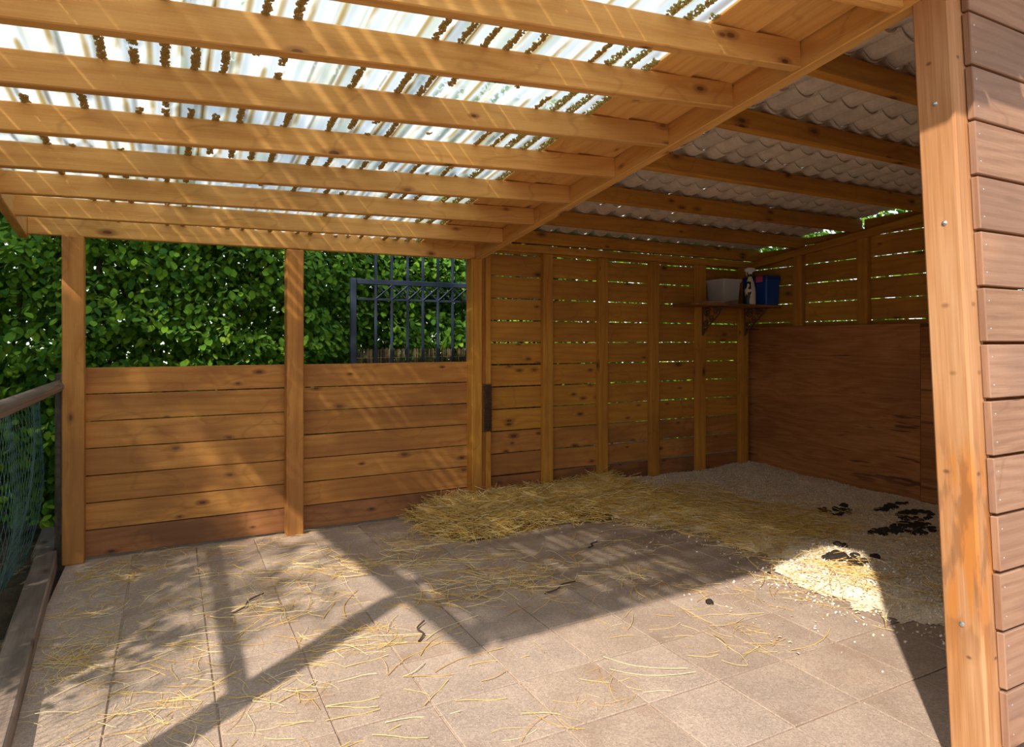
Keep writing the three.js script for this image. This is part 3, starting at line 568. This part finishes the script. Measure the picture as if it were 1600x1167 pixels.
tree('leafy tree beyond the netting left of the shelter', [-3.6, 0, -2.2], [[0.2, 3.9, 0.55, 1.25, 0.8, 1.0, 1.15], [0.1, 4.75, -0.5, 0.85, 0.7, 0.9, 2.4], [1.45, 5.7, 0.7, 0.8, 0.8, 1.0], [-0.6, 4.9, -0.6, 1.2, 0.9, 1.1, 2]], 5, 170);
tree('taller tree left of the shelter shading the hedge', [-3.4, 0, -4.3], [[0.6, 5.9, 0.6, 1.5, 1.0, 1.2], [1.8, 6.1, 0.6, 1.2, 0.8, 1.1], [-0.6, 6.2, -0.2, 1.6, 1.2, 1.4]], 6, 140);

// ---------------------------------------------------------------- bedding: shavings, straw, droppings
const edgeX = (z) => { const T = [[-5.0, 3.25], [-4.03, 3.23], [-3.6, 3.45], [-3.28, 3.46], [-2.93, 3.5], [-2.77, 3.26], [-2.33, 3.17], [-2.13, 3.3], [-1.87, 3.35], [-1.6, 3.75]]; for (let i = 0; i + 1 < T.length; i++) if (z <= T[i + 1][0]) return mix(T[i][1], T[i + 1][1], clamp((z - T[i][0]) / (T[i + 1][0] - T[i][0]))); return 4.2; };
const shav = (x, z) => smooth(-0.08, 0.24, x - edgeX(z) + 0.34 * (fbm(x * 6, z * 6, 3, 4) - 0.5)) * smooth(-1.45, -1.95, z);
const strawA = (x, z) => smooth(1.62, 1.95, x + 0.15 * (fbm(z * 4, x * 3, 7, 2) - 0.5)) * smooth(3.9, 3.2, x) * smooth(-4.1 + 0.25 * (fbm(x * 3, 4, 8, 3) - 0.5), -4.55, z);
const bedH = (x, z) => 0.055 * shav(x, z) * (0.65 + 0.7 * fbm(x * 3, z * 3, 2, 3)) + 0.04 * shav(x, z) * smooth(-4.2, -4.95, z) + 0.04 * shav(x, z) * smooth(4.9, 5.4, x) + 0.075 * strawA(x, z) * (0.7 + 0.6 * fbm(x * 4, z * 4, 6, 3));
{
  const make = (x0, x1, z0, z1, n, m, hf, cut) => {
    const P = [], I = [], U = [], ok = [];
    for (let j = 0; j <= m; j++) for (let i = 0; i <= n; i++) { const x = mix(x0, x1, i / n), z = mix(z0, z1, j / m), h = hf(x, z); P.push(x, h + 0.001 + 0.006 * (noise(x * 60, z * 60, 2) - 0.5) * smooth(0, 0.02, h), z); U.push(x, z); ok.push(h > cut); }
    for (let j = 0; j < m; j++) for (let i = 0; i < n; i++) { const a = j * (n + 1) + i, b = a + n + 1; if (ok[a] && ok[a + 1] && ok[b] && ok[b + 1]) I.push(a, b, a + 1, a + 1, b, b + 1); }
    const g = new THREE.BufferGeometry(); g.setAttribute('position', new THREE.Float32BufferAttribute(P, 3)); g.setAttribute('uv', new THREE.Float32BufferAttribute(U, 2)); g.setIndex(I); g.computeVertexNormals(); return g;
  };
  const st = texture(512, 512, (i, j) => { const n = fbm(i / 40, j / 40, 21, 4), g = hash(i >> 2, j >> 1, 5), v = 0.90 + 0.16 * (n - 0.5) + 0.18 * (g - 0.5); return [v, v * 0.92, v * 0.80]; });
  const sm = new THREE.MeshStandardMaterial({ map: st, roughness: 1 });
  const t = thing('wood_shavings', 'thick bed of pale wood shavings on the shed floor', 'bedding', [0, 0, 0], null, 'stuff');
  part('shavings_bed', make(3.0, 5.45, -4.98, -1.3, 150, 210, (x, z) => bedH(x, z) * (shav(x, z) > 0.02 ? 1 : 0), 0.0015), sm, t).userData.kind = 'stuff';
  const chip = new THREE.PlaneGeometry(0.014, 0.008, 3, 1); { const p = chip.attributes.position; for (let i = 0; i < p.count; i++) p.setZ(i, 0.004 * Math.cos(p.getX(i) / 0.007 * 1.4)); chip.rotateX(-Math.PI / 2); chip.computeVertexNormals(); }
  const cm = [[0.86, 0.77, 0.62], [0.92, 0.86, 0.75], [0.76, 0.62, 0.44]].map((c) => M(c, 0.9, { side: THREE.DoubleSide })), f = rng(31), sets = [[], [], []];
  for (let k = 0; k < 60000; k++) { const x = rr(2.3, 5.43, f), z = rr(-4.97, -1.35, f), d = shav(x, z), loose = 0.02 * smooth(1.2, 0.1, Math.abs(x - edgeX(z))) + 0.28 * smooth(0.35, 0.02, Math.abs(x - edgeX(z))); if (f() > d + loose || f() > 0.75) continue; sets[Math.floor(f() * 3)].push([x, bedH(x, z) + 0.004 + 0.006 * f() * (d > 0.2 ? 1 : 0), z]); }
  sets.forEach((s, i) => { const im = new THREE.InstancedMesh(chip, cm[i], s.length), m = new THREE.Matrix4(); s.forEach((p, q) => { const k = rr(0.5, 1.35, f); im.setMatrixAt(q, m.compose(new THREE.Vector3(...p), new THREE.Quaternion().setFromEuler(new THREE.Euler(rr(-0.6, 0.6, f), rr(0, 6.28, f), rr(-0.6, 0.6, f))), new THREE.Vector3(k, k, k))); }); im.name = 'shavings'; im.userData.kind = 'stuff'; im.castShadow = im.receiveShadow = true; t.add(im); });
  // straw
  const stalk = (L, r, bend, f) => { const a = rr(-bend, bend, f), b = rr(-bend, bend, f); return tube([[-L / 2, 0, 0], [-L * 0.15, a * 0.3, b], [L * 0.2, a, b * 0.6], [L / 2, 0, -b * 0.4]], r, 4, 5); };
  const sg = [0.26, 0.2, 0.15, 0.32].map((L) => stalk(L, 0.0017, L * 0.09, f));
  const strawMats = [[0.80, 0.50, 0.11], [0.88, 0.62, 0.21], [0.66, 0.38, 0.075], [0.90, 0.73, 0.38]].map((c) => M(c, 0.6));
  const pile = thing('straw_bedding', 'golden straw heaped along the shed wall and bedding', 'straw', [0, 0, 0], null, 'stuff'), lists = {};
  const put = (x, z, y, tilt, small = 1) => { const k = Math.floor(f() * 4) * 4 + Math.floor(f() * 4); (lists[k] ??= []).push([x, y, z, f() * 6.283, rr(-tilt, tilt, f), small * rr(0.75, 1.2, f)]); };
  const under_ = new THREE.MeshStandardMaterial({ roughness: 1, map: texture(512, 512, (i, j) => { const n = fbm(i / 14, j / 70, 24, 4), n2 = fbm(i / 70, j / 14, 25, 4), v = 0.5 + 0.5 * (Math.max(n, n2) - 0.55); return [v, v * 0.76, v * 0.36]; }) });
  part('straw_bed', make(1.5, 3.9, -4.98, -3.9, 120, 60, (x, z) => 0.8 * bedH(x, z) * (strawA(x, z) > 0.1 ? 1 : 0), 0.006), under_, pile).userData.kind = 'stuff';
  for (let k = 0; k < 40000; k++) {
    const x = rr(1.4, 4.3, f), z = rr(-4.96, -3.6, f), d = strawA(x, z); if (f() > d * 0.62) continue;
    put(x, z, bedH(x, z) + rr(0, 0.075, f) * d + 0.004, 0.38);
  }
  // band lying over the shavings' front edge, and looser wisps on the bed
  for (let k = 0; k < 14000; k++) {
    const z = rr(-4.6, -1.9, f), x = edgeX(z) + rr(-0.25, 1.5, f), e = x - edgeX(z);
    const band = smooth(-0.15, 0.15, e) * smooth(1.25, 0.35, e) * smooth(-2.85, -3.15, z) + 0.45 * smooth(0.1, 0.3, e) * smooth(1.0, 0.6, e) * smooth(0.55, 0.62, fbm(x * 2.4, z * 2.4, 14, 3)) * smooth(-2.9, -2.6, z) + 0.04;
    if (x > 5.2 || f() > band * 0.72) continue; put(x, z, bedH(x, z) + rr(0.006, 0.03, f), 0.16);
  }
  // thin scatter of fine bits over the paving
  for (let k = 0; k < 13000; k++) {
    const x = rr(-0.5, 3.3, f), z = rr(-4.95, -2.0, f), c = smooth(0.46, 0.66, fbm(x * 2.6, z * 2.6, 51, 4)), left = smooth(1.25, 0.2, x);
    if (f() > 0.16 * c + 0.5 * left * (0.3 + c) * smooth(-2.3, -3.1, z)) continue; put(x, z, 0.005 + 0.006 * f(), 0.03, rr(0.25, 0.75, f));
  }
  for (const [cx, cz, n, r] of [[1.55, -3.35, 90, 0.22], [1.95, -3.55, 70, 0.25], [1.35, -4.0, 60, 0.2], [2.15, -3.15, 40, 0.3], [0.55, -3.6, 40, 0.2], [0.75, -4.1, 60, 0.25], [1.7, -4.3, 70, 0.25]]) for (let k = 0; k < n; k++) { const a = f() * 6.28, q = r * Math.sqrt(f()) * 1.2; put(cx + q * Math.cos(a) * 1.4, cz + q * Math.sin(a), 0.006 + 0.018 * f(), 0.07, 0.8); }
  for (const [k, l] of Object.entries(lists)) { const im = new THREE.InstancedMesh(sg[k >> 2], strawMats[k & 3], l.length), m = new THREE.Matrix4(); l.forEach(([x, y, z, a, ti, s], i) => im.setMatrixAt(i, m.compose(new THREE.Vector3(x, y, z), new THREE.Quaternion().setFromEuler(new THREE.Euler(0, a, ti, 'YXZ')), new THREE.Vector3(s, s, s)))); im.name = 'stalks'; im.userData.kind = 'stuff'; im.castShadow = im.receiveShadow = true; pile.add(im); }
  // single stalks that can be picked out on the paving
  const flat = [0.28, 0.2, 0.14, 0.36].map((L, i) => { const g = stalk(L, 0.0018, L * 0.08, f); g.scale(1, 0.7, 1.2); return g; });
  const lone = (x, z, a, zone) => { const o = solo('straw_stalk', flat[Math.floor(f() * 4)], pick(strawMats), zone, 'straw', [x, 0.007, z], zone.replace('loose straw stalk', 'straw stalks')); o.rotation.y = a; };
  for (let k = 0; k < 46; k++) lone(rr(1.35, 3.0, f), rr(-4.0, -2.95, f), rr(-0.7, 0.7, f), 'loose straw stalk on the paving in the shade of the canopy');
  for (let k = 0; k < 44; k++) lone(rr(-0.35, 1.0, f), rr(-4.8, -3.0, f), rr(-1.2, 1.2, f), 'loose straw stalk on the dappled paving below the low wall');
  for (let k = 0; k < 24; k++) lone(rr(0.45, 1.3, f), rr(-3.0, -2.2, f), rr(-0.6, 0.8, f), 'loose straw stalk on the sunlit paving in the left foreground');
  for (let k = 0; k < 7; k++) lone(rr(1.5, 3.0, f), rr(-2.55, -2.0, f), rr(-3, 3, f), 'loose straw stalk on the sunlit paving before the shavings');
  // dark twigs
  const twig = M([0.08, 0.045, 0.03], 0.9);
  for (const [x, z, a, L, l] of [[1.06, -2.98, 1.2, 0.2, 'thin dark twig by the tip of the canopy shadow'], [1.95, -3.15, 0.3, 0.24, 'dark twig among straw in the canopy shade'], [2.55, -3.7, 0.6, 0.12, 'small twig in the shade before the straw heap'], [0.36, -3.72, 0.9, 0.26, 'dark twig on the dappled paving']]) { const o = solo('twig', tube([[-L / 2, 0, 0], [-L / 6, 0.006, 0.02], [L / 6, 0.004, -0.012], [L / 2, 0.01, 0.02]], 0.0045, 5, 10), twig, l, 'twig', [x, 0.008, z]); o.rotation.y = a; }
  // droppings
  const dung = texture(128, 128, (i, j) => { const n = fbm(i / 9, j / 9, 9, 4), s = hash(i, j >> 1, 3) > 0.93 ? 0.14 : 0, v = 0.16 + 0.14 * (n - 0.5) + s; return [v, v * 0.8, v * 0.62]; });
  const dm = new THREE.MeshStandardMaterial({ map: dung, roughness: 0.85 });
  const lump = (r, seed) => { const g = new THREE.IcosahedronGeometry(r * 0.85, 3), p = g.attributes.position; for (let i = 0; i < p.count; i++) { const x = p.getX(i), y = p.getY(i), z = p.getZ(i), s = 0.82 + 0.4 * fbm(x / r * 1.7 + 9 + seed, y / r * 1.7 + z / r * 1.3 + 5, seed, 3); p.setXYZ(i, x * s * 1.15, Math.max(y * s * 0.75, -r * 0.4), z * s); } g.computeVertexNormals(); return g; };
  const lumps = [1, 2, 3, 4].map((s) => lump(0.031, s));
  const ball = (x, z, l, grp, s = 1, i = 0) => { const o = solo('dung_ball', lumps[i % 4], dm, l, 'dung', [x, bedH(x, z) + 0.014 * s, z], grp); o.scale.setScalar(s); o.rotation.y = i * 1.7; };
  [[3.60, -2.635], [3.63, -2.675], [3.57, -2.665], [3.655, -2.645], [3.69, -2.68], [3.625, -2.62], [3.70, -2.645], [3.665, -2.61]].forEach(([x, z], i) => ball(x, z, 'dung ball in the main clump on sunlit white shavings', 'dung balls in the main sunlit clump', rr(0.85, 1.1), i));
  ball(3.86, -2.79, 'dung ball farthest back on the sunlit shavings', null, 1.05, 1); ball(3.89, -2.77, 'smaller dung ball beside the farthest sunlit one', null, 0.8, 2);
  ball(3.775, -2.61, 'dung ball right of the main sunlit clump', null, 1, 3); ball(3.835, -2.52, 'dung ball nearest the post shadow edge', null, 1.1, 0); ball(3.68, -2.555, 'dung ball just in front of the main clump', null, 1, 1);
  ball(3.70, -2.505, 'flattened dung ball low in the sunlit shavings', null, 0.95, 2); ball(3.60, -2.505, 'left dung ball of the front pair in the sun', null, 1, 3); ball(3.64, -2.49, 'right dung ball of the front pair in the sun', null, 0.95, 0);
  ball(2.55, -2.60, 'lone dung ball on the bare sunlit paving', null, 0.75, 1); ball(3.19, -2.765, 'small brown crumb of dung at the shadow edge', null, 0.45, 2);
  const clump = (x, z, w, d, n, l) => { const gs = []; for (let k = 0; k < n; k++) { const a = f() * 6.28, q = Math.sqrt(f()), px = w * q * Math.cos(a), pz = d * q * Math.sin(a); gs.push(moved(lumps[k % 4].clone().scale(rr(0.5, 1, f), rr(0.4, 0.8, f), rr(0.5, 1, f)), px, bedH(x + px, z + pz) + 0.008 + 0.012 * (1 - q), pz, 0, f() * 6, 0)); } solo('dung_heap', mergeGeometries(gs), dm, l, 'dung', [x, 0, z]); };
  clump(4.72, -2.82, 0.17, 0.12, 60, 'largest black dung heap near the front post'); clump(4.42, -2.86, 0.15, 0.07, 26, 'dung trail left of the largest dung heap');
  clump(4.66, -3.38, 0.14, 0.11, 30, 'dark dung heap beside the straw band'); clump(5.08, -3.22, 0.22, 0.05, 24, 'long thin dung streak toward the plywood'); clump(5.02, -2.98, 0.18, 0.1, 36, 'dung heap half hidden behind the front post'); clump(4.86, -3.45, 0.03, 0.03, 5, 'small dung lump between the heap and the streak');
}
renderer.render(scene, camera);
